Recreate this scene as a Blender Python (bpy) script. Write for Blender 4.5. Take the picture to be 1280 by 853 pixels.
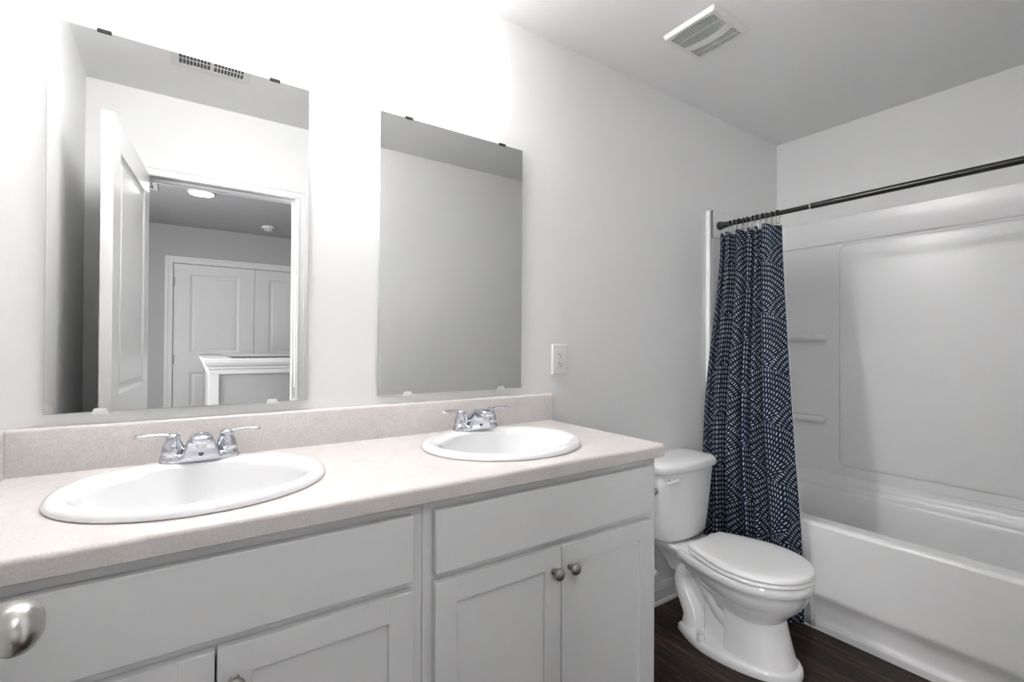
import bpy, bmesh, math, random
from mathutils import Vector, Matrix
PI = math.pi
random.seed(4)
S = bpy.context.scene
for o in list(bpy.data.objects):
    bpy.data.objects.remove(o)
COL = S.collection

# ------------------------------------------------------------------ camera
cam_data = bpy.data.cameras.new('camera')
cam_data.sensor_width = 36.0
cam_data.lens = 36.0 * 598.56 / 1280.0
cam_data.clip_start = 0.02
cam = bpy.data.objects.new('camera', cam_data)
COL.objects.link(cam)
CR = Vector((0.8251079, -0.56494802, 0.00553933))
CU = Vector((-0.00844268, -0.00252591, 0.99996117))
CF = Vector((0.56491209, 0.82512263, 0.00685382))
M = Matrix((CR, CU, -CF)).transposed().to_4x4()
M.translation = Vector((0.0, -1.492, 1.2235))
cam.matrix_world = M
S.camera = cam

# ------------------------------------------------------------------ view, world, lights
S.view_settings.view_transform = 'Standard'
S.view_settings.look = 'None'
S.view_settings.gamma = 1.0
S.view_settings.use_curve_mapping = False
S.view_settings.exposure = 2.02
GLOBE_EMIT = 34.0        # vanity bulbs above the mirrors
HALL_EMIT = 16.0         # disc light in the hall ceiling
world = bpy.data.worlds.new('world')
S.world = world
world.use_nodes = True
world.node_tree.nodes['Background'].inputs[0].default_value = (1, 1, 1, 1)
world.node_tree.nodes['Background'].inputs[1].default_value = 0.5


# added fill lamp for the bathroom, unseen at the left end of the hall
wl = bpy.data.lights.new('hall_fill', 'AREA')
wl.shape = 'RECTANGLE'
wl.size, wl.size_y, wl.energy = 0.9, 1.5, 19.0
wo = bpy.data.objects.new('hall_fill', wl)
COL.objects.link(wo)
wo.location = (-1.19, -2.12, 1.35)
wo.rotation_euler = Vector((1, 0, 0)).to_track_quat('-Z', 'Y').to_euler()

# ------------------------------------------------------------------ constants of the place
CEIL = 2.44
XR = 2.968            # wall behind the tub
YF = -1.44            # wall with the doorway
YH = -1.555           # its hall side
YB = -4.60            # far wall of the hall
XL0, XL1 = -0.345, -0.381   # left wall, at the mirrors and at the doorway
DX0, DX1, DZ = -0.196, 0.515, 2.045   # doorway


# ------------------------------------------------------------------ materials
def nt(name):
    m = bpy.data.materials.new(name)
    m.use_nodes = True
    t = m.node_tree
    b = t.nodes['Principled BSDF']
    return m, t, b


def plain(name, col, rough=0.5, metal=0.0, bump=0.0, bscale=200.0, coat=0.0, spec=0.5, var=0.0, vscale=6.0):
    m, t, b = nt(name)
    b.inputs['Base Color'].default_value = (*col, 1)
    b.inputs['Roughness'].default_value = rough
    b.inputs['Metallic'].default_value = metal
    b.inputs['Specular IOR Level'].default_value = spec
    b.inputs['Coat Weight'].default_value = coat
    b.inputs['Coat Roughness'].default_value = 0.05
    tc = t.nodes.new('ShaderNodeTexCoord')
    if bump:
        n = t.nodes.new('ShaderNodeTexNoise')
        n.inputs['Scale'].default_value = bscale
        n.inputs['Detail'].default_value = 3
        t.links.new(tc.outputs['Object'], n.inputs['Vector'])
        bp = t.nodes.new('ShaderNodeBump')
        bp.inputs['Strength'].default_value = bump
        bp.inputs['Distance'].default_value = 0.002
        t.links.new(n.outputs['Fac'], bp.inputs['Height'])
        t.links.new(bp.outputs['Normal'], b.inputs['Normal'])
    n2 = t.nodes.new('ShaderNodeTexNoise')
    n2.inputs['Scale'].default_value = vscale
    t.links.new(tc.outputs['Object'], n2.inputs['Vector'])
    mx = t.nodes.new('ShaderNodeMix')
    mx.data_type = 'RGBA'
    v = max(var, 0.01)
    mx.inputs[6].default_value = (*[c * (1 - v) for c in col], 1)
    mx.inputs[7].default_value = (*[min(1, c * (1 + v)) for c in col], 1)
    t.links.new(n2.outputs['Fac'], mx.inputs[0])
    t.links.new(mx.outputs[2], b.inputs['Base Color'])
    return m


WALL = plain('wall_paint', (0.86, 0.86, 0.86), 0.55, bump=0.12, bscale=260, spec=0.3)
CEILM = plain('ceiling_paint', (0.90, 0.90, 0.90), 0.8, bump=0.15, bscale=180, spec=0.2)
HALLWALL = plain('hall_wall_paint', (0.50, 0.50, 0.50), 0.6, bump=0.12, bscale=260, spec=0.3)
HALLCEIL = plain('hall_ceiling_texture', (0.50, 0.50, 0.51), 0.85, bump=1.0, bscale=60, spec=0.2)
TRIM = plain('trim_paint', (0.83, 0.83, 0.83), 0.3, spec=0.5)
DOORM = plain('door_paint', (0.80, 0.80, 0.80), 0.28, bump=0.05, bscale=150, spec=0.5)
CABM = plain('cabinet_paint', (0.75, 0.755, 0.76), 0.38, bump=0.03, bscale=120, spec=0.45)
CABIN = plain('cabinet_inside', (0.25, 0.24, 0.23), 0.7)
PORC = plain('porcelain', (0.89, 0.89, 0.90), 0.07, spec=0.6, coat=0.3)
SINKM = plain('sink_china', (0.86, 0.86, 0.87), 0.08, spec=0.6, coat=0.3)
SEATM = plain('seat_plastic', (0.89, 0.89, 0.89), 0.18, spec=0.5)
TUBM = plain('tub_acrylic', (0.88, 0.88, 0.885), 0.25, spec=0.5, bump=0.01, bscale=20)
CHROME = plain('chrome', (0.58, 0.59, 0.63), 0.05, metal=1.0)
NICKEL = plain('satin_nickel', (0.56, 0.55, 0.52), 0.28, metal=1.0)
DARKNICK = plain('pewter', (0.40, 0.39, 0.365), 0.32, metal=1.0)
BLACKM = plain('black_metal', (0.012, 0.014, 0.012), 0.25, metal=0.0, spec=0.6)
STEEL = plain('ring_steel', (0.25, 0.25, 0.24), 0.3, metal=1.0)
REGIN = plain('register_inside', (0.14, 0.14, 0.14), 0.7)
BADGE = plain('badge_enamel', (0.10, 0.10, 0.10), 0.4, metal=0.5)
DARK = plain('dark_gap', (0.02, 0.02, 0.02), 0.8)
PLASTIC = plain('white_plastic', (0.82, 0.82, 0.82), 0.3)
VENTM = plain('vent_plastic', (0.80, 0.80, 0.79), 0.4)
VENTIN = plain('vent_inside', (0.05, 0.05, 0.05), 0.8)
LINER = plain('liner_vinyl', (0.70, 0.71, 0.71), 0.35)
CLIPM = plain('clear_clip', (0.85, 0.86, 0.86), 0.2)
CLIPD = plain('clip_metal', (0.05, 0.05, 0.05), 0.35, metal=0.7)


def mirror_mat():
    m, t, b = nt('mirror_glass')
    b.inputs['Base Color'].default_value = (0.66, 0.665, 0.665, 1)
    b.inputs['Metallic'].default_value = 1.0
    b.inputs['Roughness'].default_value = 0.0
    return m


MIRROR = mirror_mat()


def glass_edge():
    return plain('mirror_edge', (0.55, 0.60, 0.59), 0.15, spec=0.6)


MEDGE = glass_edge()


def emit_mat(name, strength, col=(1, 1, 1)):
    m, t, b = nt(name)
    b.inputs['Base Color'].default_value = (0.9, 0.9, 0.9, 1)
    b.inputs['Emission Color'].default_value = (*col, 1)
    b.inputs['Emission Strength'].default_value = strength
    return m


GLOBE = emit_mat('lit_globe', GLOBE_EMIT, (1.0, 0.99, 0.98))
HALLDISC = emit_mat('lit_disc', HALL_EMIT, (1.0, 0.99, 0.97))


def counter_mat():
    m, t, b = nt('speckled_laminate')
    tc = t.nodes.new('ShaderNodeTexCoord')
    vo = t.nodes.new('ShaderNodeTexVoronoi')
    vo.inputs['Scale'].default_value = 420
    n = t.nodes.new('ShaderNodeTexNoise')
    n.inputs['Scale'].default_value = 260
    n.inputs['Detail'].default_value = 4
    n3 = t.nodes.new('ShaderNodeTexNoise')
    n3.inputs['Scale'].default_value = 22
    n3.inputs['Detail'].default_value = 5
    for q in (vo, n, n3):
        t.links.new(tc.outputs['Object'], q.inputs['Vector'])
    cr = t.nodes.new('ShaderNodeValToRGB')
    e = cr.color_ramp.elements
    e[0].position = 0.33
    e[0].color = (0.60, 0.565, 0.545, 1)
    e[1].position = 0.62
    e[1].color = (0.70, 0.665, 0.65, 1)
    t.links.new(n.outputs['Fac'], cr.inputs['Fac'])
    mx = t.nodes.new('ShaderNodeMix')
    mx.data_type = 'RGBA'
    mx.blend_type = 'MULTIPLY'
    mx.inputs[0].default_value = 0.35
    cr2 = t.nodes.new('ShaderNodeValToRGB')
    cr2.color_ramp.elements[0].color = (0.85, 0.83, 0.82, 1)
    cr2.color_ramp.elements[0].position = 0.35
    cr2.color_ramp.elements[1].color = (1, 1, 1, 1)
    cr2.color_ramp.elements[1].position = 0.65
    t.links.new(n3.outputs['Fac'], cr2.inputs['Fac'])
    t.links.new(cr.outputs['Color'], mx.inputs[6])
    t.links.new(cr2.outputs['Color'], mx.inputs[7])
    t.links.new(mx.outputs[2], b.inputs['Base Color'])
    b.inputs['Roughness'].default_value = 0.36
    return m


COUNTER = counter_mat()


def floor_mat():
    m, t, b = nt('dark_wood_planks')
    N, L = t.nodes, t.links
    tc = N.new('ShaderNodeTexCoord')
    mp = N.new('ShaderNodeMapping')
    mp.inputs['Rotation'].default_value = (0, 0, PI / 2)
    mp.inputs['Location'].default_value = (0.31, 0.04, 0)
    L.new(tc.outputs['Object'], mp.inputs['Vector'])
    br = N.new('ShaderNodeTexBrick')
    br.offset = 0.37
    br.inputs['Scale'].default_value = 1.0
    br.inputs['Brick Width'].default_value = 1.22
    br.inputs['Row Height'].default_value = 0.152
    br.inputs['Mortar Size'].default_value = 0.0016
    br.inputs['Mortar Smooth'].default_value = 0.4
    br.inputs['Bias'].default_value = 0.0
    br.inputs['Color1'].default_value = (0.0, 0.0, 0.0, 1)
    br.inputs['Color2'].default_value = (1.0, 1.0, 1.0, 1)
    br.inputs['Mortar'].default_value = (0.5, 0.5, 0.5, 1)
    L.new(mp.outputs['Vector'], br.inputs['Vector'])
    # grain stretched along the planks, shifted plank by plank
    mg = N.new('ShaderNodeMapping')
    mg.inputs['Scale'].default_value = (3.0, 42.0, 1.0)
    L.new(mp.outputs['Vector'], mg.inputs['Vector'])
    ad = N.new('ShaderNodeVectorMath')
    ad.operation = 'MULTIPLY_ADD'
    ad.inputs[1].default_value = (17, 9, 5)
    L.new(br.outputs['Color'], ad.inputs[0])
    L.new(mg.outputs['Vector'], ad.inputs[2])
    n = N.new('ShaderNodeTexNoise')
    n.inputs['Scale'].default_value = 1.0
    n.inputs['Detail'].default_value = 7
    n.inputs['Roughness'].default_value = 0.65
    n.inputs['Distortion'].default_value = 0.8
    L.new(ad.outputs[0], n.inputs['Vector'])
    cr = N.new('ShaderNodeValToRGB')
    e = cr.color_ramp.elements
    e[0].position = 0.30
    e[0].color = (0.009, 0.0062, 0.0045, 1)
    e[1].position = 0.72
    e[1].color = (0.120, 0.076, 0.053, 1)
    k = e.new(0.5)
    k.color = (0.032, 0.021, 0.015, 1)
    L.new(n.outputs['Fac'], cr.inputs['Fac'])
    tone = N.new('ShaderNodeMapRange')
    tone.inputs['To Min'].default_value = 0.65
    tone.inputs['To Max'].default_value = 1.3
    L.new(br.outputs['Color'], tone.inputs['Value'])
    mx = N.new('ShaderNodeVectorMath')
    mx.operation = 'SCALE'
    L.new(cr.outputs['Color'], mx.inputs[0])
    L.new(tone.outputs['Result'], mx.inputs['Scale'])
    m2 = N.new('ShaderNodeMix')
    m2.data_type = 'RGBA'
    m2.inputs[7].default_value = (0.012, 0.009, 0.007, 1)
    L.new(br.outputs['Fac'], m2.inputs[0])
    L.new(mx.outputs[0], m2.inputs[6])
    L.new(m2.outputs[2], b.inputs['Base Color'])
    b.inputs['Roughness'].default_value = 0.42
    b.inputs['Specular IOR Level'].default_value = 0.2
    bp = N.new('ShaderNodeBump')
    bp.inputs['Strength'].default_value = 0.25
    bp.inputs['Distance'].default_value = 0.001
    L.new(n.outputs['Fac'], bp.inputs['Height'])
    L.new(bp.outputs['Normal'], b.inputs['Normal'])
    return m


FLOOR = floor_mat()


def curtain_mat():
    """navy cloth with overlapping fans of concentric rows of short pale stitches; UV in metres"""
    m, t, b = nt('stitched_fan_cloth')
    N, L = t.nodes, t.links

    def val(x):
        return x

    def mt(op, a, bb=None, c=None):
        n = N.new('ShaderNodeMath')
        n.operation = op
        for i, x in enumerate((a, bb, c)):
            if x is None:
                continue
            if isinstance(x, (int, float)):
                n.inputs[i].default_value = x
            else:
                L.new(x, n.inputs[i])
        return n.outputs[0]
    uv = N.new('ShaderNodeUVMap')
    uv.uv_map = 'cloth'
    sp = N.new('ShaderNodeSeparateXYZ')
    L.new(uv.outputs['UV'], sp.inputs[0])
    R0 = 0.250
    u = mt('DIVIDE', sp.outputs[0], R0)
    v = mt('DIVIDE', sp.outputs[1], R0)
    s = 0.5
    kb = mt('CEIL', mt('DIVIDE', mt('SUBTRACT', v, 1.0), s))
    res = []
    for j in range(3):
        k = mt('ADD', kb, float(j))
        par = mt('PINGPONG', k, 1.0)          # 0/1 parity
        cx = mt('ADD', mt('MULTIPLY', mt('ROUND', mt('DIVIDE', mt('SUBTRACT', u, par), 2.0)), 2.0), par)
        du = mt('SUBTRACT', u, cx)
        dv = mt('SUBTRACT', v, mt('MULTIPLY', k, s))
        d = mt('SQRT', mt('ADD', mt('MULTIPLY', du, du), mt('MULTIPLY', dv, dv)))
        a = mt('ARCTAN2', du, dv)
        ins = mt('LESS_THAN', d, 1.0)
        res.append((d, a, ins))

    def pick(i):
        x = res[2][i]
        for j in (1, 0):
            dlt = mt('SUBTRACT', res[j][i], x)
            x = mt('MULTIPLY_ADD', dlt, res[j][2], x)
        return x
    d, a = pick(0), pick(1)
    NR = 11.0
    ring = mt('MULTIPLY', d, NR)
    ri = mt('FLOOR', ring)
    rf = mt('FRACT', ring)
    row = mt('MULTIPLY', mt('GREATER_THAN', rf, 0.26), mt('LESS_THAN', rf, 0.82))
    cnt = mt('MULTIPLY', mt('ADD', ri, 0.5), 12.0 / (2 * PI) * 1.0)
    an = mt('MULTIPLY', a, mt('DIVIDE', mt('ROUND', mt('MULTIPLY', mt('ADD', ri, 0.5), 12.0)), 2 * PI))
    df = mt('FRACT', mt('ADD', an, 50.0))
    dash = mt('LESS_THAN', df, 0.42)
    # each stitch a slightly different brightness, some missing
    cell = N.new('ShaderNodeCombineXYZ')
    L.new(mt('FLOOR', mt('ADD', an, 50.0)), cell.inputs[0])
    L.new(ri, cell.inputs[1])
    L.new(kb, cell.inputs[2])
    wn = N.new('ShaderNodeTexWhiteNoise')
    L.new(cell.outputs[0], wn.inputs['Vector'])
    mask = mt('MULTIPLY', mt('MULTIPLY', row, dash), mt('MULTIPLY_ADD', wn.outputs['Value'], 0.5, 0.5))
    ns = N.new('ShaderNodeTexNoise')
    ns.inputs['Scale'].default_value = 60
    L.new(uv.outputs['UV'], ns.inputs['Vector'])
    base = N.new('ShaderNodeMix')
    base.data_type = 'RGBA'
    base.inputs[6].default_value = (0.002, 0.004, 0.008, 1)
    base.inputs[7].default_value = (0.006, 0.015, 0.050, 1)
    blue = mt('MULTIPLY', mt('SUBTRACT', 1.0, row), 1.0)
    L.new(mt('MULTIPLY_ADD', blue, 0.55, mt('MULTIPLY', ns.outputs['Fac'], 0.5)), base.inputs[0])
    mx = N.new('ShaderNodeMix')
    mx.data_type = 'RGBA'
    mx.inputs[7].default_value = (0.40, 0.46, 0.47, 1)
    L.new(mask, mx.inputs[0])
    L.new(base.outputs[2], mx.inputs[6])
    L.new(mx.outputs[2], b.inputs['Base Color'])
    b.inputs['Roughness'].default_value = 0.85
    b.inputs['Specular IOR Level'].default_value = 0.2
    return m


CLOTH = curtain_mat()

# ------------------------------------------------------------------ mesh helpers
ORG = {}


def V(*a):
    return Vector(a)


def obj(name, bm, mat, parent=None, origin=None, ang=35, label=None):
    """one mesh object; vertices are given in world metres"""
    bmesh.ops.recalc_face_normals(bm, faces=bm.faces)
    if parent is not None:
        org = ORG[parent.name]
    elif origin is not None:
        org = Vector(origin)
    else:
        xs = [v.co for v in bm.verts]
        org = Vector(((min(c.x for c in xs) + max(c.x for c in xs)) / 2,
                      (min(c.y for c in xs) + max(c.y for c in xs)) / 2, min(c.z for c in xs)))
    bmesh.ops.translate(bm, verts=bm.verts, vec=-org)
    me = bpy.data.meshes.new(name)
    bm.to_mesh(me)
    bm.free()
    for p in me.polygons:
        p.use_smooth = True
    me.set_sharp_from_angle(angle=math.radians(ang))
    for x in (mat if isinstance(mat, (list, tuple)) else [mat]):
        me.materials.append(x)
    o = bpy.data.objects.new(name, me)
    COL.objects.link(o)
    if parent is not None:
        o.parent = parent
    else:
        o.location = org
    ORG[o.name] = org
    if label:
        o['label'] = label
    return o


def empty(name, loc):
    o = bpy.data.objects.new(name, None)
    o.empty_display_size = 0.05
    COL.objects.link(o)
    o.location = loc
    ORG[o.name] = Vector(loc)
    return o


def tag(o, label, cat, group=None):
    o['label'] = label
    o['category'] = cat
    if group:
        o['group'] = group
    return o


def struct(o, label=None):
    o['kind'] = 'structure'
    if label:
        o['label'] = label
    return o


def copy_tree(o, loc, label):
    c = o.copy()
    COL.objects.link(c)
    c.location = loc
    c['label'] = label
    ORG[c.name] = Vector(loc)
    stack = [(o, c)]
    while stack:
        a, b2 = stack.pop()
        for ch in list(a.children):
            k = ch.copy()
            COL.objects.link(k)
            k.parent = b2
            stack.append((ch, k))
    return c


def box(bm, x0, x1, y0, y1, z0, z1, bev=0.0, seg=2):
    t = bmesh.new()
    bmesh.ops.create_cube(t, size=1.0)
    for v in t.verts:
        v.co = Vector((x0 + (v.co.x + .5) * (x1 - x0), y0 + (v.co.y + .5) * (y1 - y0), z0 + (v.co.z + .5) * (z1 - z0)))
    if bev:
        bmesh.ops.bevel(t, geom=t.edges[:], offset=bev, segments=seg, profile=0.5, affect='EDGES', clamp_overlap=True)
    me = bpy.data.meshes.new('tmp')
    t.to_mesh(me)
    t.free()
    bm.from_mesh(me)
    bpy.data.meshes.remove(me)
    return bm


def B(*a, **k):
    return box(bmesh.new(), *a, **k)


def xform(bm, mtx):
    bmesh.ops.transform(bm, matrix=mtx, verts=bm.verts)
    return bm


def merge(bm, other):
    me = bpy.data.meshes.new('tmp')
    other.to_mesh(me)
    other.free()
    bm.from_mesh(me)
    bpy.data.meshes.remove(me)
    return bm


def loft(bm, rings, cap0=True, cap1=True, closed=True):
    vr = [[bm.verts.new(p) for p in r] for r in rings]
    n = len(vr[0])
    for a, b2 in zip(vr, vr[1:]):
        for i in range(n if closed else n - 1):
            j = (i + 1) % n
            try:
                bm.faces.new((a[i], a[j], b2[j], b2[i]))
            except ValueError:
                pass
    if cap0:
        bm.faces.new(list(reversed(vr[0])))
    if cap1:
        bm.faces.new(vr[-1])
    return bm


def lathe(bm, prof, mtx=Matrix(), seg=32):
    """prof: list of (r, z); r==0 ends close to a point"""
    rings = []
    for r, z in prof:
        rr = max(r, 1e-5)
        rings.append([mtx @ Vector((rr * math.cos(2 * PI * i / seg), rr * math.sin(2 * PI * i / seg), z)) for i in range(seg)])
    return loft(bm, rings)


def tube(bm, pts, rad, seg=16, flat=1.0):
    pts = [Vector(p) for p in pts]
    if isinstance(rad, (int, float)):
        rad = [rad] * len(pts)
    rings = []
    up = Vector((0, 0, 1))
    d0 = (pts[1] - pts[0]).normalized()
    if abs(d0.dot(up)) > 0.9:
        up = Vector((1, 0, 0))
    nrm = (up - d0 * up.dot(d0)).normalized()
    for i, p in enumerate(pts):
        a = pts[max(0, i - 1)]
        c = pts[min(len(pts) - 1, i + 1)]
        d = (c - a).normalized()
        nrm = (nrm - d * nrm.dot(d)).normalized()
        bi = d.cross(nrm)
        rings.append([p + nrm * (rad[i] * flat * math.cos(2 * PI * k / seg)) + bi * (rad[i] * math.sin(2 * PI * k / seg)) for k in range(seg)])
    return loft(bm, rings)


def spline(pts, n=8):
    """Catmull-Rom through tuples of any length"""
    out = []
    P = [pts[0]] + list(pts) + [pts[-1]]
    for i in range(1, len(P) - 2):
        for k in range(n):
            t = k / n
            q = []
            for a, b2, c, d in zip(P[i - 1], P[i], P[i + 1], P[i + 2]):
                q.append(0.5 * ((2 * b2) + (-a + c) * t + (2 * a - 5 * b2 + 4 * c - d) * t * t + (-a + 3 * b2 - 3 * c + d) * t ** 3))
            out.append(tuple(q))
    out.append(tuple(pts[-1]))
    return out


def axis(loc, direction):
    return Matrix.Translation(Vector(loc)) @ Vector(direction).to_track_quat('Z', 'Y').to_matrix().to_4x4()


def sweep_x(bm, prof, x0, x1):
    """extrude a closed (y, z) outline along x"""
    return loft(bm, [[Vector((x0, y, z)) for y, z in prof], [Vector((x1, y, z)) for y, z in prof]])


def sweep_y(bm, prof, y0, y1):
    return loft(bm, [[Vector((x, y0, z)) for x, z in prof], [Vector((x, y1, z)) for x, z in prof]])


def rrect(cx, cy, hx, hy, r, n=6):
    out = []
    for sx, sy, a0 in ((1, 1, 0), (-1, 1, PI / 2), (-1, -1, PI), (1, -1, 1.5 * PI)):
        for i in range(n + 1):
            a = a0 + i / n * PI / 2
            out.append((cx + sx * (hx - r) + r * math.cos(a), cy + sy * (hy - r) + r * math.sin(a)))
    return out


# ------------------------------------------------------------------ the room shell
struct(obj('floor', B(-0.55, XR + 0.1, YF, 0.10, -0.06, 0.0), FLOOR))
struct(obj('floor', B(-1.3, 3.07, YB - 0.1, YF, -0.06, 0.0), FLOOR))
struct(obj('ceiling', B(-0.55, XR + 0.1, YF - 0.05, 0.10, CEIL, CEIL + 0.08), CEILM))
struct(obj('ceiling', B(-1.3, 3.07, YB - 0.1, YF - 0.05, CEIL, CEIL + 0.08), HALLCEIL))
struct(obj('wall_back', B(-0.55, XR + 0.1, 0.0, 0.10, 0.0, CEIL), WALL))
struct(obj('wall_right', B(XR, XR + 0.1, YF, 0.0, 0.0, CEIL), WALL))
bm = bmesh.new()
loft(bm, [[V(XL0, 0, z), V(XL0 - 0.10, 0, z), V(XL1 - 0.10, YF, z), V(XL1, YF, z)] for z in (0.0, CEIL)])
struct(obj('wall_left', bm, WALL))
bm = bmesh.new()
RO = 0.018
box(bm, -0.55, DX0 - RO, YH, YF, 0, CEIL)
box(bm, DX1 + RO, XR + 0.1, YH, YF, 0, CEIL)
box(bm, DX0 - RO, DX1 + RO, YH, YF, DZ + RO, CEIL)
struct(obj('wall_front', bm, WALL))
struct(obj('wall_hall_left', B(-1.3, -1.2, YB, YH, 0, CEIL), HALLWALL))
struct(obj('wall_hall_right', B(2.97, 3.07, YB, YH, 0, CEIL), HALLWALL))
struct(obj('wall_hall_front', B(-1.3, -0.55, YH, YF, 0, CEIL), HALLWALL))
CD0, CD1, CDZ = -0.100, 1.390, 2.050      # closet opening across the hall
bm = bmesh.new()
box(bm, -1.3, CD0 - 0.02, YB - 0.1, YB, 0, CEIL)
box(bm, CD1 + 0.02, 3.07, YB - 0.1, YB, 0, CEIL)
box(bm, CD0 - 0.02, CD1 + 0.02, YB - 0.1, YB, CDZ + 0.02, CEIL)
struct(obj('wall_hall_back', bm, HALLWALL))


def casing_profile(w):
    # (distance from the opening, proudness)
    return [(0, 0), (0, .009), (.004, .012), (.012, .012), (.016, .010), (w * .55, .012), (w * .62, .016), (w * .9, .018), (w - .003, .018), (w, .014), (w, 0)]


def casing(name, x0, x1, ztop, yf, sgn, w, zb=0.0):
    """mitred door casing on the plane y=yf, proud towards sgn"""
    bm = bmesh.new()
    prof = casing_profile(w)
    rings = []
    for (cx, cz, dx, dz) in ((x0, zb, -1, 0), (x0, ztop, -1, 1), (x1, ztop, 1, 1), (x1, zb, 1, 0)):
        rings.append([V(cx + dx * d, yf + sgn * h, cz + dz * d) for d, h in prof])
    loft(bm, rings)
    return struct(obj(name, bm, TRIM, ang=25))


trim_n = [0]


def tname():
    trim_n[0] += 1
    return 'trim_%d' % trim_n[0]


casing(tname(), DX0 + .005, DX1 + .005, DZ - 0.012, YF, 1, 0.060)
casing(tname(), DX0 + .005, DX1 + .005, DZ - 0.012, YH, -1, 0.060)
casing(tname(), CD0, CD1, CDZ, YB, 1, 0.070)
# jambs and stops of the bathroom doorway
bm = bmesh.new()
box(bm, DX0 - RO, DX0, YH, YF, 0, DZ)
box(bm, DX1, DX1 + RO, YH, YF, 0, DZ)
box(bm, DX0 - RO, DX1 + RO, YH, YF, DZ, DZ + RO)
box(bm, DX0, DX0 + .011, YH + .03, YF - .042, 0, DZ - .011)
box(bm, DX1 - .011, DX1, YH + .03, YF - .042, 0, DZ - .011)
box(bm, DX0, DX1, YH + .03, YF - .042, DZ - .011, DZ)
jamb = struct(obj(tname(), bm, TRIM))
obj('strike_plate', B(DX1 - .0015, DX1 + .001, YF - .036, YF - .008, .918, .975, bev=.0007, seg=1), DARKNICK, jamb, label='dark metal strike plate')
# closet jamb
bm = bmesh.new()
box(bm, CD0 - .02, CD0, YB - .1, YB, 0, CDZ)
box(bm, CD1, CD1 + .02, YB - .1, YB, 0, CDZ)
box(bm, CD0 - .02, CD1 + .02, YB - .1, YB, CDZ, CDZ + .02)
struct(obj(tname(), bm, TRIM))


def base_profile(h=0.091, t=0.014):
    return [(0, 0), (t + .010, 0), (t + .010, .006), (t + .006, .013), (t, .016), (t, h - .026), (t - .002, h - .022), (t - .002, h - .016), (t - .006, h - .008), (t - .008, h), (0, h)]


def baseboard_x(name, x0, x1, y, sgn):
    bm = bmesh.new()
    sweep_x(bm, [(y + sgn * a, z) for a, z in base_profile()], x0, x1)
    return struct(obj(name, bm, TRIM, ang=25))


def baseboard_y(name, y0, y1, x, sgn):
    bm = bmesh.new()
    sweep_y(bm, [(x + sgn * a, z) for a, z in base_profile()], y0, y1)
    return struct(obj(name, bm, TRIM, ang=25))


baseboard_x('baseboard_back', 1.188, 2.244, 0.0, -1)
baseboard_x('baseboard_front', DX1 + .067, 2.250, YF, 1)
baseboard_x('baseboard_hall_back', -1.2, CD0 - .071, YB, 1)
baseboard_x('baseboard_hall_back', CD1 + .071, 2.97, YB, 1)
bm = bmesh.new()
loft(bm, [[V(XL0 + (XL1 - XL0) * (-y / 1.44) + a, y, z) for a, z in base_profile()] for y in (-0.56, YF)])
struct(obj('baseboard_left', bm, TRIM, ang=25))


# ------------------------------------------------------------------ panelled doors
def panel_slab(x0, x1, z0, z1, t, panels, both=True):
    """a moulded door slab in local x/z, thickness along y from 0 to -t; panels: (x0,x1,z0,z1)"""
    bm = bmesh.new()
    xs = sorted({x0, x1, *[p[0] for p in panels], *[p[1] for p in panels]})
    zs = sorted({z0, z1, *[p[2] for p in panels], *[p[3] for p in panels]})
    for face_y, s in ((0.0, -1), (-t, 1)):
        for i in range(len(xs) - 1):
            for j in range(len(zs) - 1):
                a, b2, c, d = xs[i], xs[i + 1], zs[j], zs[j + 1]
                if any(abs(a - p[0]) < 1e-6 and abs(c - p[2]) < 1e-6 for p in panels):
                    steps = [(0, 0), (.006, .004), (.014, .008), (.022, .009), (.032, .007), (.040, .003), (.046, .0025)]
                    rings = [[V(a + m, face_y + s * h, c + m), V(b2 - m, face_y + s * h, c + m), V(b2 - m, face_y + s * h, d - m), V(a + m, face_y + s * h, d - m)] for m, h in steps]
                    loft(bm, rings, cap0=False)
                else:
                    bm.faces.new([bm.verts.new(q) for q in (V(a, face_y, c), V(b2, face_y, c), V(b2, face_y, d), V(a, face_y, d))])
    for q in (((x0, z0), (x1, z0)), ((x1, z0), (x1, z1)), ((x1, z1), (x0, z1)), ((x0, z1), (x0, z0))):
        (a, c), (b2, d) = q
        bm.faces.new([bm.verts.new(p) for p in (V(a, 0, c), V(b2, 0, d), V(b2, -t, d), V(a, -t, c))])
    bmesh.ops.remove_doubles(bm, verts=bm.verts, dist=1e-5)
    return bm


def knob_bm(base, direction):
    """egg shaped door knob on a round rose"""
    bm = bmesh.new()
    mtx = axis(base, direction)
    lathe(bm, [(0, 0), (.031, 0), (.032, .004), (.028, .008), (.012, .011), (.0105, .028), (.014, .034)], mtx, 32)
    prof = []
    for i in range(0, 17):
        a = PI * i / 16
        prof.append((0.0285 * math.sin(a) ** 0.9 if 0 < i < 16 else 0, .057 - .0235 * math.cos(a)))
    lathe(bm, prof, mtx, 32)
    return bm


# bathroom door, standing open into the room
DW = 0.735
ang = math.radians(5.0)
door = struct(empty('door_1', (-0.145, YF + .002, 0.0)), 'open white moulded bathroom door seen in the left mirror')
fw, dirx = Vector((-math.sin(ang), math.cos(ang), 0)), Vector((math.cos(ang), math.sin(ang), 0))
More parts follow.
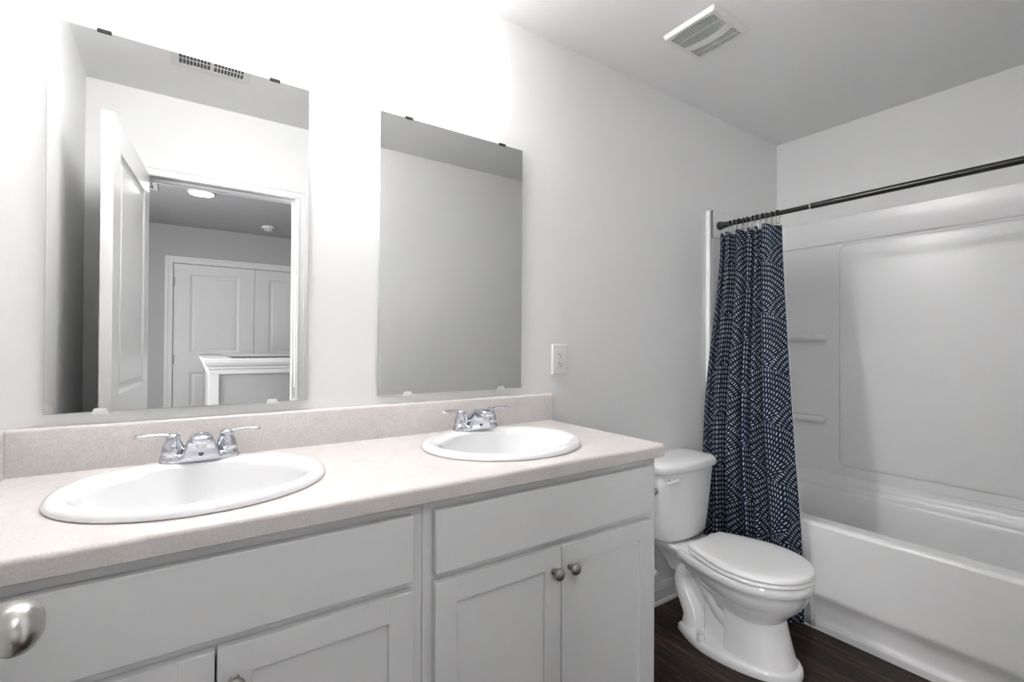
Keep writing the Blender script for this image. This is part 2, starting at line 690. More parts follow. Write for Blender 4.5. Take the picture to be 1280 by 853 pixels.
# local x along the door, local -y away from the opening side (towards the left wall)
DM = Matrix(((fw.x, dirx.x, 0, -0.145), (fw.y, dirx.y, 0, YF + .002), (0, 0, 1, 0), (0, 0, 0, 1)))
slab = panel_slab(0, DW, .012, 2.032, .035, [(.115, DW - .115, 1.03, 1.925), (.115, DW - .115, .235, .845)])
xform(slab, DM)
obj('slab', slab, DOORM, door, ang=20)
kb = xform(knob_bm((DW - .062, 0, .914), (0, 1, 0)), DM)
obj('door_knob', kb, NICKEL, door, label='egg-shaped satin nickel knob')
kb = xform(knob_bm((DW - .062, -.035, .914), (0, -1, 0)), DM)
obj('door_knob', kb, NICKEL, door)
bm = B(DW - .0005, DW + .0012, -.029, -.006, .886, .944)
obj('latch_plate', xform(bm, DM), NICKEL, door)
for hz in (0.22, 1.02, 1.82):
    bm = bmesh.new()
    lathe(bm, [(0, 0), (.006, 0), (.006, .09), (0, .09)], Matrix.Translation((-.004, -.036, hz)), 12)
    obj('hinge', xform(bm, DM), NICKEL, door)

# closet doors on the far side of the hall
mid = 0.648
for n, (a, b2) in enumerate(((CD0 + .003, mid - .002), (mid + .002, CD1 - .003))):
    d = struct(empty('door_%d' % (n + 2), ((a + b2) / 2, YB - .02, 0)), 'white two-panel closet door across the hall')
    w = b2 - a
    sl = panel_slab(a, b2, .015, CDZ - .004, .035, [(a + .145, b2 - .145, 1.115, 1.943), (a + .145, b2 - .145, .24, .91)])
    xform(sl, Matrix.Translation((0, YB - .012, 0)))
    obj('slab', sl, DOORM, d, ang=20)
    hx = a + .004 if n == 0 else b2 - .004
    for hz in (0.25, 1.05, 1.86):
        bm = bmesh.new()
        lathe(bm, [(0, 0), (.007, 0), (.007, .09), (0, .09)], Matrix.Translation((hx, YB - .006, hz - .045)), 12)
        obj('hinge', bm, DARKNICK, d)
    kx = b2 - .06 if n == 0 else a + .06
    obj('door_knob', knob_bm((kx, YB - .012, .93), (0, 1, 0)), NICKEL, d)
struct(obj('wall_closet_back', B(CD0 - .02, CD1 + .02, YB - .14, YB - .101, 0, CDZ + .02), HALLWALL))

# half wall round the stairwell in the hall, with its wooden cap
HX, HY0, HY1, HZ = 0.150, -2.33, -3.78, 1.112
bm = bmesh.new()
box(bm, HX, 2.97, HY0 - .115, HY0, 0, HZ - .02)
box(bm, HX, HX + .115, HY1, HY0 - .115, 0, HZ - .02)
box(bm, HX, 2.97, HY1 - .115, HY1, 0, HZ - .02)
hw = struct(obj('wall_stair', bm, HALLWALL), 'half-height wall round the stairwell')
obj('corner_board', B(HX - .012, HX + .045, HY0 - .02, HY0 + .012, 0, HZ - .103), TRIM, hw)
bm = bmesh.new()
capp = [(.0, 0), (.012, 0), (.012, .030), (.020, .036), (.020, .050), (.034, .062), (.034, .070), (.040, .074), (.040, .098), (.036, .102), (0, .102)]
# mitred cap going round the outside corner: from the far end, to the corner, to the right
pth = [(HX, HY1 - .115, -1, 0), (HX, HY0, -1, 1), (2.97, HY0, 0, 1)]
loft(bm, [[V(x + dx * o, y + dy * o, HZ - .102 + z) for o, z in capp] for x, y, dx, dy in pth])
box(bm, HX, 2.97, HY0 - .14, HY0, HZ - .02, HZ)
box(bm, HX, HX + .14, HY1 - .115, HY0 - .14, HZ - .02, HZ)
box(bm, HX - .03, 2.97, HY1 - .14, HY1 + .02, HZ - .02, HZ)
struct(obj(tname(), bm, TRIM, ang=20))

# ------------------------------------------------------------------ vanity cabinets
YFR, YDR = -0.533, -0.552      # face frame, door fronts
CT = 0.889                     # cabinet top


def cab_knob(x, z):
    bm = bmesh.new()
    lathe(bm, [(0, -.001), (.0085, -.001), (.009, .002), (.006, .004), (.005, .012), (.007, .016), (.0135, .019), (.0155, .023), (.0150, .027), (.0115, .031), (.005, .033), (0, .0335)], axis((x, YDR, z), (0, -1, 0)), 28)
    return bm


def shaker(x0, x1, z0, z1, rail=.052):
    bm = bmesh.new()
    t = .019
    for q in ((x0, x0 + rail, z0, z1), (x1 - rail, x1, z0, z1)):
        box(bm, q[0], q[1], YDR, YDR + t, q[2], q[3], bev=.0022)
    for q in ((x0 + rail, x1 - rail, z0, z0 + rail), (x0 + rail, x1 - rail, z1 - rail, z1)):
        box(bm, q[0] - .001, q[1] + .001, YDR, YDR + t, q[2], q[3], bev=.0004)
    box(bm, x0 + rail - .004, x1 - rail + .004, YDR + .0075, YDR + t - .003, z0 + rail - .004, z1 - rail + .004)
    return bm


def cabinet(x0, x1, dx0, dx1, gap, label):
    c = empty('vanity_cabinet', ((x0 + x1) / 2, YFR / 2, 0))
    tag(c, label, 'cabinet', 'vanity cabinets')
    bm = bmesh.new()
    t = .012
    box(bm, x0, x0 + t, YFR + .019, -.003, 0.0, CT - .001)
    box(bm, x1 - t, x1, YFR + .019, -.003, 0.0, CT - .001)
    box(bm, x0 + t, x1 - t, -.012, -.003, 0.10, CT - .10)
    box(bm, x0 + t, x1 - t, YFR + .019, -.012, 0.10, 0.112)
    obj('carcass', bm, CABM, c)
    obj('toe_kick', B(x0 + t, x1 - t, YFR + .065, YFR + .077, 0.0, 0.10), CABM, c)
    bm = bmesh.new()
    f = .019
    box(bm, x0, dx0 + .012, YFR, YFR + f, .10 if x0 < 0 else .10, CT - .001, bev=.0006, seg=1)
    box(bm, dx1 - .012, x1, YFR, YFR + f, .10, CT - .001, bev=.0006, seg=1)
    box(bm, dx0 + .012, dx1 - .012, YFR + .0002, YFR + f, CT - .05, CT - .001)
    box(bm, dx0 + .012, dx1 - .012, YFR + .0002, YFR + f, .690, .750)
    box(bm, dx0 + .012, dx1 - .012, YFR + .0002, YFR + f, .10, .135)
    obj('face_frame', bm, CABM, c, ang=14)
    obj('drawer_front', B(dx0, dx1, YDR, YDR + .019, .7265, .8645, bev=.0025), CABM, c, ang=14)
    for s, (a, b2) in ((-1, (dx0, gap - .0015)), (1, (gap + .0015, dx1))):
        dr = obj('cabinet_door', shaker(a, b2, .118, .7085), CABM, c, ang=14)
        obj('knob', cab_knob(gap + s * .027, .651), DARKNICK, dr, label='round pewter knob')
    return c


cabinet(-0.3435, 0.4250, -0.302, 0.3985, 0.0483, 'white shaker vanity cabinet under the left sink, its left side cut off')
cabinet(0.4262, 1.186, 0.4495, 1.1510, 0.8020, 'white shaker vanity cabinet under the right sink, beside the toilet')

# ------------------------------------------------------------------ countertop with sink holes
SINKS = [(0.033, -0.290, .244, .222), (0.790, -0.290, .244, .222)]
TOPZ, X1C, YC = 0.926, 1.185, -0.547
ct = empty('countertop', (0.42, -0.28, CT))
tag(ct, 'beige speckled laminate countertop with raised splash under both mirrors', 'countertop')
bm = bmesh.new()
XLc = XL0 + .001
NE = 64
outer = [(XLc, -.0015), (X1C, -.0015), (X1C, YC), (XLc - .012, YC)]


def flat_with_holes(bm, z, flip=False):
    edges = []
    loops = [outer] + [[(cx + a * .93 * math.cos(2 * PI * i / NE), cy + b2 * .93 * math.sin(2 * PI * i / NE)) for i in range(NE)] for cx, cy, a, b2 in SINKS]
    vl = []
    for lp in loops:
        vs = [bm.verts.new((x, y, z)) for x, y in lp]
        vl.append(vs)
        for i in range(len(vs)):
            edges.append(bm.edges.new((vs[i], vs[(i + 1) % len(vs)])))
    bmesh.ops.triangle_fill(bm, edges=edges, use_beauty=True)
    return vl


top = flat_with_holes(bm, TOPZ)
bot = flat_with_holes(bm, CT)
for a, b2 in zip(top[1:], bot[1:]):
    for i in range(NE):
        j = (i + 1) % NE
        bm.faces.new((a[i], a[j], b2[j], b2[i]))
# rolled edge running along the front and round the right end
edgep = [(0, TOPZ)] + [(.008 + .010 * math.sin(t), TOPZ - .010 + .010 * math.cos(t)) for t in [PI / 2 * k / 6 for k in range(7)]] + [(.018, CT + .002), (.016, CT), (0, CT)]
pth = [(XLc - .012, YC, 0, -1)]
for k in range(9):
    a = -PI / 2 + PI / 2 * k / 8
    pth.append((X1C, YC, math.cos(a), math.sin(a)))
pth.append((X1C, -.0015, 1, 0))
loft(bm, [[V(x + dx * o, y + dy * o, z) for o, z in edgep] for x, y, dx, dy in pth])
obj('worktop', bm, COUNTER, ct, ang=40)
bm = bmesh.new()
bsp = [(-.001, TOPZ), (-.020, TOPZ), (-.020, 1.030 - .007), (-.018, 1.030 - .002), (-.014, 1.030), (-.001, 1.030)]
sweep_x(bm, bsp, XL0 + .0275, 1.203)
obj('backsplash', bm, COUNTER, ct, ang=50)
bm = bmesh.new()
dxs = (XL1 - XL0) / 1.44
loft(bm, [[V(XL0 + .001 - dxs * y + o, y, z) for o, z in ((0, TOPZ), (.0265, TOPZ), (.0265, 1.023), (.0245, 1.028), (.020, 1.030), (0, 1.030))] for y in (-.001, -.545)])
obj('side_splash', bm, COUNTER, ct, ang=50)


# ------------------------------------------------------------------ sinks
def ell(cx, cy, a, b2, z, n=64):
    return [V(cx + a * math.cos(2 * PI * i / n), cy + b2 * math.sin(2 * PI * i / n), z) for i in range(n)]


def make_sink(cx, cy, a, b2, label):
    s = empty('sink', (cx, cy, TOPZ))
    tag(s, label, 'sink', 'oval drop-in sinks')
    z = TOPZ
    bm = bmesh.new()
    fy = cy - .024      # bowl opening centre, pushed forward by the tap ledge
    ia, ib = a - .044, b2 - .058
    rings = [ell(cx, cy, a * .925, b2 * .925, z - .02), ell(cx, cy, a * .925, b2 * .925, z + .001), ell(cx, cy, a - .002, b2 - .002, z + .001), ell(cx, cy, a, b2, z + .003)]
    for k in range(1, 8):
        t = k / 7 * PI / 2
        rings.append(ell(cx, cy, a - .016 * (1 - math.cos(t)), b2 - .016 * (1 - math.cos(t)), z + .003 + .015 * math.sin(t)))
    rings.append(ell(cx, cy - .006, a - .026, b2 - .028, z + .0172))
    rings.append(ell(cx, cy - .018, ia + .010, ib + .013, z + .0150))
    bowl = [(1.0, .010), (.985, 0), (.965, -.015), (.93, -.045), (.86, -.08), (.74, -.11), (.55, -.132), (.30, -.142), (.11, -.146)]
    for q, dz in bowl:
        rings.append(ell(cx, fy + (1 - q) * .01, ia * q, ib * q, z + dz))
    loft(bm, rings, cap0=False, cap1=False)
    # underside of the bowl
    r2 = [ell(cx, cy, a * .925, b2 * .925, z - .02)]
    for q, dz in bowl[2:]:
        r2.append(ell(cx, fy + (1 - q) * .01, ia * q + .008, ib * q + .008, z + dz - .012))
    loft(bm, r2, cap0=False, cap1=True)
    obj('basin', bm, SINKM, s, ang=60)
    bm = bmesh.new()
    lathe(bm, [(0, z - .1475), (.017, z - .1475), (.018, z - .144), (.028, z - .1425), (.030, z - .1455), (.028, z - .150), (0, z - .150)], Matrix.Translation((cx, fy + .008, 0)), 28)
    obj('drain', bm, CHROME, s)
    return s


make_sink(*SINKS[0], 'oval white drop-in sink beneath the larger left mirror')
make_sink(*SINKS[1], 'oval white drop-in sink at the counter end nearest the toilet')


# ------------------------------------------------------------------ taps
def make_faucet(cx, label):
    cy, z = -0.108, TOPZ + .0165
    f = empty('faucet', (cx, cy, z))
    tag(f, label, 'faucet', 'centerset taps')
    # base plate with waisted middle
    bm = bmesh.new()
    out = []
    for i in range(48):
        t = 2 * PI * i / 48
        x = .082 * math.copysign(abs(math.cos(t)) ** .8, math.cos(t))
        y = .0275 * math.copysign(abs(math.sin(t)) ** .6, math.sin(t))
        y *= 1 - .10 * math.exp(-(x / .03) ** 2)
        out.append((x, y))
    loft(bm, [[V(cx + x * k, cy + y * k, z + h) for x, y in out] for k, h in ((1, 0), (1.0, .006), (.97, .011), (.90, .0135), (.6, .014))])
    obj('base_plate', bm, CHROME, f, ang=60)
    # spout: a thick tapering body with a short overhanging nose
    bm = bmesh.new()
    rings = []
    for pz, hw_, y0, y1 in ((.008, .0430, -.036, .022), (.020, .0385, -.0355, .020), (.034, .0325, -.036, .014), (.046, .0275, -.040, .006), (.056, .0240, -.046, -.004), (.064, .0215, -.052, -.012), (.0685, .0170, -.054, -.020), (.070, .0110, -.050, -.026)):
        rings.append([V(x, y, z + pz) for x, y in rrect(cx, cy + (y0 + y1) / 2, hw_, (y1 - y0) / 2, min(.0085, hw_ * .45, (y1 - y0) * .45), 5)])
    loft(bm, rings)
    path = spline([(-.022, .050, .0245, .0150), (-.040, .056, .0240, .0150), (-.060, .0590, .0225, .0135), (-.074, .0580, .0200, .0120), (-.083, .0560, .0155, .0090), (-.087, .0545, .0080, .0040)], 4)
    rings = []
    for i, (py, pz, hw_, ht) in enumerate(path):
        a = path[max(0, i - 1)]
        c = path[min(len(path) - 1, i + 1)]
        d = Vector((0, c[0] - a[0], c[1] - a[1])).normalized()
        nrm = Vector((0, -d.z, d.y))
        ring = []
        for k in range(28):
            t = 2 * PI * k / 28
            u2 = math.copysign(abs(math.cos(t)) ** .7, math.cos(t)) * hw_
            w2 = math.copysign(abs(math.sin(t)) ** .75, math.sin(t)) * ht
            ring.append(V(cx, cy + py, z + pz) + Vector((u2, 0, 0)) + nrm * w2)
        rings.append(ring)
    loft(bm, rings)
    sp = obj('spout', bm, CHROME, f, ang=60)
    bm = bmesh.new()
    lathe(bm, [(0, -.013), (.0095, -.013), (.0105, -.010), (.0105, .004), (0, .004)], Matrix.Translation((cx, cy - .066, z + .051)), 20)
    obj('aerator', bm, NICKEL, sp)
    # small dark shield badge on the front of the spout
    bm = bmesh.new()
    bd = [(-.0055, .002), (-.0048, .0036), (.0048, .0036), (.0055, .002), (.0045, -.002), (0, -.0045), (-.0045, -.002)]
    nrm = Vector((0, -1, 0))
    up = Vector((0, 0, 1))
    c0 = Vector((cx, cy - .0355, z + .0175))
    loft(bm, [[c0 + Vector((x, 0, 0)) + up * y + nrm * h for x, y in bd] for h in (-.002, .0018)])
    bd_o = obj('badge', bm, BADGE, sp, label='small dark shield-shaped badge')
    for s in (-1, 1):
        hx = cx + s * .0545
        bm = bmesh.new()
        lathe(bm, [(0, 0), (.0262, 0), (.0268, .003), (.0262, .012), (.0245, .0165), (.0225, .0175), (.0222, .019), (.0235, .0205), (.0225, .030), (.0195, .042), (.0160, .050), (.0150, .053), (.0155, .056), (.0150, .061), (.0105, .0655), (0, .067)], Matrix.Translation((hx, cy, z)), 28)
        h = obj('handle', bm, CHROME, f, ang=60)
        bm = bmesh.new()
        pts = spline([(0, 0, .057, .0085), (.014, -.001, .0625, .0075), (.030, -.004, .0655, .0062), (.046, -.007, .0655, .0066), (.060, -.009, .0645, .0082), (.069, -.010, .0640, .0072), (.0735, -.0105, .0638, .0035)], 4)
        tube(bm, [V(hx + s * a, cy + b2, z + c) for a, b2, c, d in pts], [q[3] for q in pts], 14, flat=.62)
        obj('lever', bm, CHROME, h, ang=70)
    return f


fa = make_faucet(0.035, 'chrome two-lever faucet at the back of the left sink')
copy_tree(fa, (0.803, -0.108, TOPZ + .0165), 'chrome two-lever faucet at the back of the right sink')


# ------------------------------------------------------------------ mirrors
def make_mirror(x0, x1, z0, z1, label):
    m = empty('wall_mirror', ((x0 + x1) / 2, -.006, z0))
    tag(m, label, 'mirror', 'frameless wall mirrors')
    bm = bmesh.new()
    yb, yf, c = -.0065, -.0120, .0012
    rings = [[V(a, y, b2) for a, b2 in ((x0 + k, z0 + k), (x1 - k, z0 + k), (x1 - k, z1 - k), (x0 + k, z1 - k))] for k, y in ((c, yb), (0, yb - c), (0, yf + c), (c, yf))]
    loft(bm, rings)
    bm.faces.ensure_lookup_table()
    o = obj('glass', bm, [MEDGE, MIRROR], m, ang=5)
    for p in o.data.polygons:
        if p.normal.y < -0.99:
            p.material_index = 1
            p.use_smooth = False
    w = .0165
    for cxp in ((x0 + .098, x1 - .092)):
        for zz, s in ((z1, 1), (z0, -1)):
            bm = bmesh.new()
            if s > 0:
                box(bm, cxp - .0135, cxp + .0135, -.0150, -.0005, zz + .0005, zz + .0035, bev=.0008)
                box(bm, cxp - .0135, cxp + .0135, -.0150, -.0122, zz - .0048, zz + .0035, bev=.0010)
                obj('clip', bm, CLIPD, m, label='small dark metal clip')
            else:
                box(bm, cxp - w, cxp + w, -.0155, -.0005, zz - .0050, zz - .0005, bev=.0012)
                t = bmesh.new()
                loft(t, [[V(cxp - w, y, zz - .005), V(cxp + w, y, zz - .005), V(cxp + w * .66, y, zz + .0085), V(cxp - w * .66, y, zz + .0085)] for y in (-.0122, -.0160)])
                merge(bm, t)
                obj('clip', bm, CLIPM, m, label='small white clip')
    return m


make_mirror(-0.2600, 0.2960, 1.059, 1.960, 'tall frameless mirror over the left sink, reflecting the open door')
make_mirror(0.5040, 1.0575, 1.060, 1.962, 'frameless mirror over the right sink, reflecting only plain wall')

# ------------------------------------------------------------------ wall light above the mirrors (just above the frame)
vl = empty('vanity_light', (0.285, -0.02, 2.33))
tag(vl, 'three-globe chrome vanity light on the wall above the mirrors', 'wall light')
obj('back_bar', B(0.03, 0.54, -.028, -.001, 2.335, 2.385, bev=.006), NICKEL, vl)
for gx in (0.085, 0.285, 0.485):
    bm = bmesh.new()
    tube(bm, [(gx, -.02, 2.36), (gx, -.07, 2.365), (gx, -.14, 2.378), (gx, -.15, 2.374)], .009, 12)
    arm = obj('arm', bm, NICKEL, vl)
    bm = bmesh.new()
    lathe(bm, [(0, .047)] + [(.046 * math.sin(PI * k / 14), .046 * math.cos(PI * k / 14)) for k in range(1, 14)] + [(0, -.046)], Matrix.Translation((gx, -.15, 2.334)), 24)
    obj('globe', bm, GLOBE, arm)

# ------------------------------------------------------------------ outlet
ox, oz = 1.2530, 1.1630
ou = empty('outlet', (ox, 0, oz - .06))
tag(ou, 'white duplex power outlet on the wall right of the mirrors', 'outlet')
bm = bmesh.new()
loft(bm, [[V(x, y, z) for x, z in rrect(ox, oz, .040 - k, .0615 - k, .004)] for k, y in ((0, -.0003), (0, -.0035), (.0015, -.0055), (.004, -.0068), (.006, -.0072))])
obj('cover_plate', bm, PLASTIC, ou, ang=60)
for dz in (.0195, -.0195):
    bm = bmesh.new()
    pr = [(ox + .0172 * math.cos(t) * (1 if abs(math.cos(t)) < .8 else .94), oz + dz + .0145 * max(-.86, min(.86, math.sin(t)))) for t in [2 * PI * k / 40 for k in range(40)]]
    loft(bm, [[V(x, y, z) for x, z in pr] for y in (-.005, -.0086)])
    r = obj('socket', bm, PLASTIC, ou)
    bm = bmesh.new()
    box(bm, ox - .0076, ox - .0056, -.0090, -.0080, oz + dz - .001, oz + dz + .0075)
    box(bm, ox + .0052, ox + .0072, -.0090, -.0080, oz + dz, oz + dz + .0065)
    lathe(bm, [(0, 0), (.0026, 0), (.0026, .001), (0, .001)], axis((ox, -.0080, oz + dz - .0068), (0, -1, 0)), 12)
    obj('slots', bm, DARK, r)
bm = bmesh.new()
lathe(bm, [(0, 0), (.0035, 0), (.003, .0015), (0, .0018)], axis((ox, -.0070, oz), (0, -1, 0)), 14)
obj('screw', bm, PLASTIC, ou)

# ------------------------------------------------------------------ exhaust fan grille on the ceiling
fx, fy_ = 1.663, -0.385
fa_ = empty('exhaust_fan_grille', (fx, fy_, CEIL))
tag(fa_, 'white louvred exhaust fan cover on the bathroom ceiling', 'vent')
FX0, FX1, FY0, FY1 = fx - .118, fx + .118, fy_ - .112, fy_ + .112


def band_x(y):     # the smooth curved band between both louvre fields
    t = (y - FY0) / (FY1 - FY0)
    return fx + .010 + .020 * math.sin(PI * t)


bm = bmesh.new()
PZ = CEIL - .0165
outer_l = rrect(fx, fy_, .118 - .007, .112 - .007, .008)
loft(bm, [[V(x, y, CEIL - h) for x, y in rrect(fx, fy_, .118 - k, .112 - k, .010 - k * .3)] for k, h in ((0, .0005), (0, .0035), (.003, .0110), (.007, .0165))], cap0=True, cap1=False)


def field(side):
    """outline of one louvre opening, bounded by the curved band"""
    n = 12
    y0, y1 = FY0 + .022, FY1 - .020
    yy = [y0 + (y1 - y0) * k / n for k in range(n + 1)]
    if side == 0:
        a = [(FX0 + .018 + .010 * (abs(2 * k / n - 1)) ** 3, y) for k, y in enumerate(yy)]
        b_ = [(band_x(y) - .018, y) for y in yy]
    else:
        a = [(band_x(y) + .016, y) for y in yy]
        b_ = [(FX1 - .014 - .008 * (abs(2 * k / n - 1)) ** 3, y) for k, y in enumerate(yy)]
    return a + b_[::-1]


tpl = bmesh.new()
edges = []
lp_v = []
for lp in (rrect(fx, fy_, .111, .105, .0079), field(0), field(1)):
    vs = [tpl.verts.new((x, y, PZ)) for x, y in lp]
    lp_v.append(vs)
    edges += [tpl.edges.new((vs[i], vs[(i + 1) % len(vs)])) for i in range(len(vs))]
bmesh.ops.triangle_fill(tpl, edges=edges, use_beauty=True)
for vs in lp_v[1:]:
    up_ = [tpl.verts.new((v.co.x, v.co.y, CEIL - .010)) for v in vs]
    for i in range(len(vs)):
        q = (i + 1) % len(vs)
        tpl.faces.new((vs[i], vs[q], up_[q], up_[i]))
merge(bm, tpl)
obj('frame', bm, VENTM, fa_, ang=30)
obj('backing', B(FX0 + .012, FX1 - .012, FY0 + .012, FY1 - .012, CEIL - .0112, CEIL - .0105), VENTIN, fa_)
for side in (0, 1):
    bm = bmesh.new()
    n = 24
    for k in range(n):
        y = FY0 + .024 + (FY1 - FY0 - .048) * (k + .5) / n
        a, b2 = (FX0 + .016, band_x(y) - .016) if side == 0 else (band_x(y) + .014, FX1 - .012)
        t = B(a, b2, y - .0015, y + .0015, CEIL - .0160, CEIL - .0130)
        merge(bm, t)
    xc = (FX0 + band_x(fy_)) / 2 if side == 0 else (FX1 + band_x(fy_)) / 2
    box(bm, xc - .0015, xc + .0015, FY0 + .02, FY1 - .018, CEIL - .0160, CEIL - .0125)
    obj('louvre', bm, VENTM, fa_)


# supply registers (one on the bathroom ceiling, one in the hall)
def register(cx, cy, lx, ly, label, name='air_register'):
    r = empty(name, (cx, cy, CEIL))
    tag(r, label, 'vent')
    bm = bmesh.new()
    x0, x1, y0, y1 = cx - lx / 2, cx + lx / 2, cy - ly / 2, cy + ly / 2
    bx, by = .030, .030
    for q in ((x0, x1, y0, y0 + by), (x0, x1, y1 - by, y1), (x0, x0 + bx, y0 + by, y1 - by), (x1 - bx, x1, y0 + by, y1 - by), (cx - .007, cx + .007, y0 + by, y1 - by)):
        box(bm, *q, CEIL - .007, CEIL - .0003)
    obj('frame', bm, VENTM, r)
    obj('backing', B(x0 + .015, x1 - .015, y0 + .015, y1 - .015, CEIL - .0015, CEIL - .0005), REGIN, r)
    for s in (-1, 1):
        bm = bmesh.new()
        a0 = cx + s * .007
        a1 = (x1 - bx) if s > 0 else (x0 + bx)
        n = 9
        for k in range(1, n):
            xx = a0 + (a1 - a0) * k / n
            t = B(xx - .0016, xx + .0016, y0 + by, y1 - by, CEIL - .0085, CEIL - .002)
            merge(bm, t)
        box(bm, min(a0, a1), max(a0, a1), cy - .0012, cy + .0012, CEIL - .006, CEIL - .003)
        obj('vane', bm, VENTM, r)
    return r


register(0.092, -1.004, .300, .158, 'white supply air register on the bathroom ceiling, seen in the left mirror')
register(-0.33, -3.13, .30, .30, 'white return air register on the hall ceiling, half hidden by the open door')

# hall: disc light and smoke detector
dl = empty('ceiling_light', (0.107, -3.15, CEIL))
tag(dl, 'lit round disc light on the hall ceiling, seen in the left mirror', 'ceiling light', 'hall disc lights')
bm = bmesh.new()
lathe(bm, [(0, -.001), (.096, -.001), (.097, -.006), (.090, -.012), (.084, -.013), (.084, -.009), (0, -.009)], Matrix.Translation((0.107, -3.15, CEIL)), 40)
obj('trim_ring', bm, PLASTIC, dl)
bm = bmesh.new()
lathe(bm, [(0, -.0095), (.083, -.0095), (.080, -.014), (.05, -.0165), (0, -.017)], Matrix.Translation((0.107, -3.15, CEIL)), 40)
obj('diffuser', bm, HALLDISC, dl)
copy_tree(dl, (0.107, -2.02, CEIL), 'added unseen fill disc light on the hall ceiling just outside the bathroom doorway')  # extra disc out of view, added to send fill light through the doorway
sd = empty('smoke_detector', (0.723, -4.109, CEIL))
tag(sd, 'round white smoke detector on the hall ceiling', 'smoke detector')
bm = bmesh.new()
lathe(bm, [(0, -.0005), (.066, -.0005), (.068, -.008), (.064, -.018), (.050, -.024), (.048, -.036), (.030, -.044), (0, -.045)], Matrix.Translation((0.723, -4.109, CEIL)), 32)
obj('housing', bm, PLASTIC, sd)
bm = bmesh.new()
for k in range(10):
    a = 2 * PI * k / 10
    t = B(-.007, .007, .0460, .0500, CEIL - .034, CEIL - .027)
    xform(t, Matrix.Translation((0.723, -4.109, 0)) @ Matrix.Rotation(a, 4, 'Z'))
    merge(bm, t)
obj('sensing_slots', bm, DARK, sd)

# ------------------------------------------------------------------ bathtub and surround
RIM = 0.456
TY0, TY1 = -1.437, -0.003
tub = empty('bathtub', (2.6, -0.72, 0))
tag(tub, 'white acrylic alcove bathtub beside the toilet', 'bathtub')
apr = spline([(2.262, 0.0), (2.262, .024), (2.266, .030), (2.286, .034), (2.290, .060), (2.286, .100), (2.276, .126), (2.2665, .145), (2.2645, .165), (2.268, .22), (2.272, .32), (2.274, .425), (2.276, .444), (2.285, .454), (2.300, RIM), (2.350, RIM)], 4)
inner = []
bm = bmesh.new()
loft(bm, [[V(x, y, z) for x, z in apr] for y in (TY0, TY1)], cap0=False, cap1=False, closed=False)
# rim, then the basin, as rounded rectangles shrinking downwards
fr = rrect((2.350 + XR - .006) / 2, (TY0 + TY1) / 2, (XR - .006 - 2.350) / 2, (TY1 - TY0) / 2, .002, 8)


def br(x0, x1, y0, y1, r, z):
    return [V(x, y, z) for x, y in rrect((x0 + x1) / 2, (y0 + y1) / 2, (x1 - x0) / 2, (y1 - y0) / 2, r, 8)]


rings = [br(2.350, 2.962, TY0, TY1, .002, RIM), br(2.352, 2.900, TY0 + .09, TY1 - .09, .10, RIM), br(2.362, 2.896, TY0 + .095, TY1 - .095, .10, RIM - .003),
         br(2.370, 2.890, TY0 + .10, TY1 - .10, .10, RIM - .015), br(2.374, 2.888, TY0 + .105, TY1 - .105, .10, RIM - .05), br(2.40, 2.870, TY0 + .14, TY1 - .13, .11, .25), br(2.43, 2.85, TY0 + .19, TY1 - .16, .12, .14),
         br(2.48, 2.80, TY0 + .26, TY1 - .22, .12, .105), br(2.55, 2.74, TY0 + .35, TY1 - .30, .09, .10)]
loft(bm, rings, cap0=False, cap1=True)
obj('tub_body', bm, TUBM, tub, ang=60)

# surround: end panel, long back panel, top band, far end panel
sur = empty('tub_surround', (2.9, -0.72, RIM))
tag(sur, 'glossy white moulded wall surround above the bathtub', 'tub surround')
SZ = 1.925
SB = 0.527
bm = bmesh.new()
cr_ = .055


def u_path(off, z, r):
    """plan of the U: left end wall (y~0), round the corner, along the back, round the corner, far end wall"""
    xi, y1, y0 = XR - off, -off, YF + off
    p = [V(2.250, y1, z)]
    for k in range(9):
        a = PI / 2 - PI / 2 * k / 8
        p.append(V(xi - r + r * math.cos(a), y1 - r + r * math.sin(a), z))
    for k in range(9):
        a = -PI / 2 * k / 8
        p.append(V(xi - r + r * math.cos(a), y0 + r + r * math.sin(a), z))
    p.append(V(2.250, y0, z))
    return p


levels = [(.002, SZ), (.034, SZ), (.038, SZ - .003), (.038, 1.792), (.036, 1.786), (.026, 1.781), (.024, 1.776), (.024, SB + .004), (.027, SB), (.002, SB)]
loft(bm, [u_path(o, z, .045) for o, z in levels], closed=False, cap0=False, cap1=False)
obj('wall_panel', bm, TUBM, sur, ang=28)
bm = bmesh.new()
# raised centre panel with rounded corners on the long side
pr = rrect(-.72, (.574 + 1.774) / 2, .374, (1.774 - .574) / 2, .035, 8)
loft(bm, [[V(XR - .0235 - h, -.72 + (y + .72) * 1.0 + (k if y < -.72 else -k), z + (k if z < 1.1 else -k)) for y, z in pr] for k, h in ((0, 0), (.003, .004), (.009, .0075), (.014, .008))], cap0=False)
obj('centre_panel', bm, TUBM, sur, ang=60)
# lower ledge that steps down to the tub deck
bm = bmesh.new()
low = [(.002, SB - .0022), (.0225, SB - .0022), (.024, SB - .006), (.040, SB - .018), (.047, .500), (.050, .486), (.052, .474), (.064, .462), (.070, .4575), (.002, .4575)]
loft(bm, [u_path(o, z, .045 + o * .6) for o, z in low], closed=False, cap0=False, cap1=False)
obj('lower_ledge', bm, TUBM, sur, ang=40)
# vertical front edges of the surround
for yy, s in ((-.001, -1), (YF + .001, 1)):
    bm = bmesh.new()
    box(bm, 2.244, 2.262, min(yy, yy + s * .022), max(yy, yy + s * .022), 0.0, SZ + .002, bev=.004)
    obj('front_edge', bm, TUBM, sur)
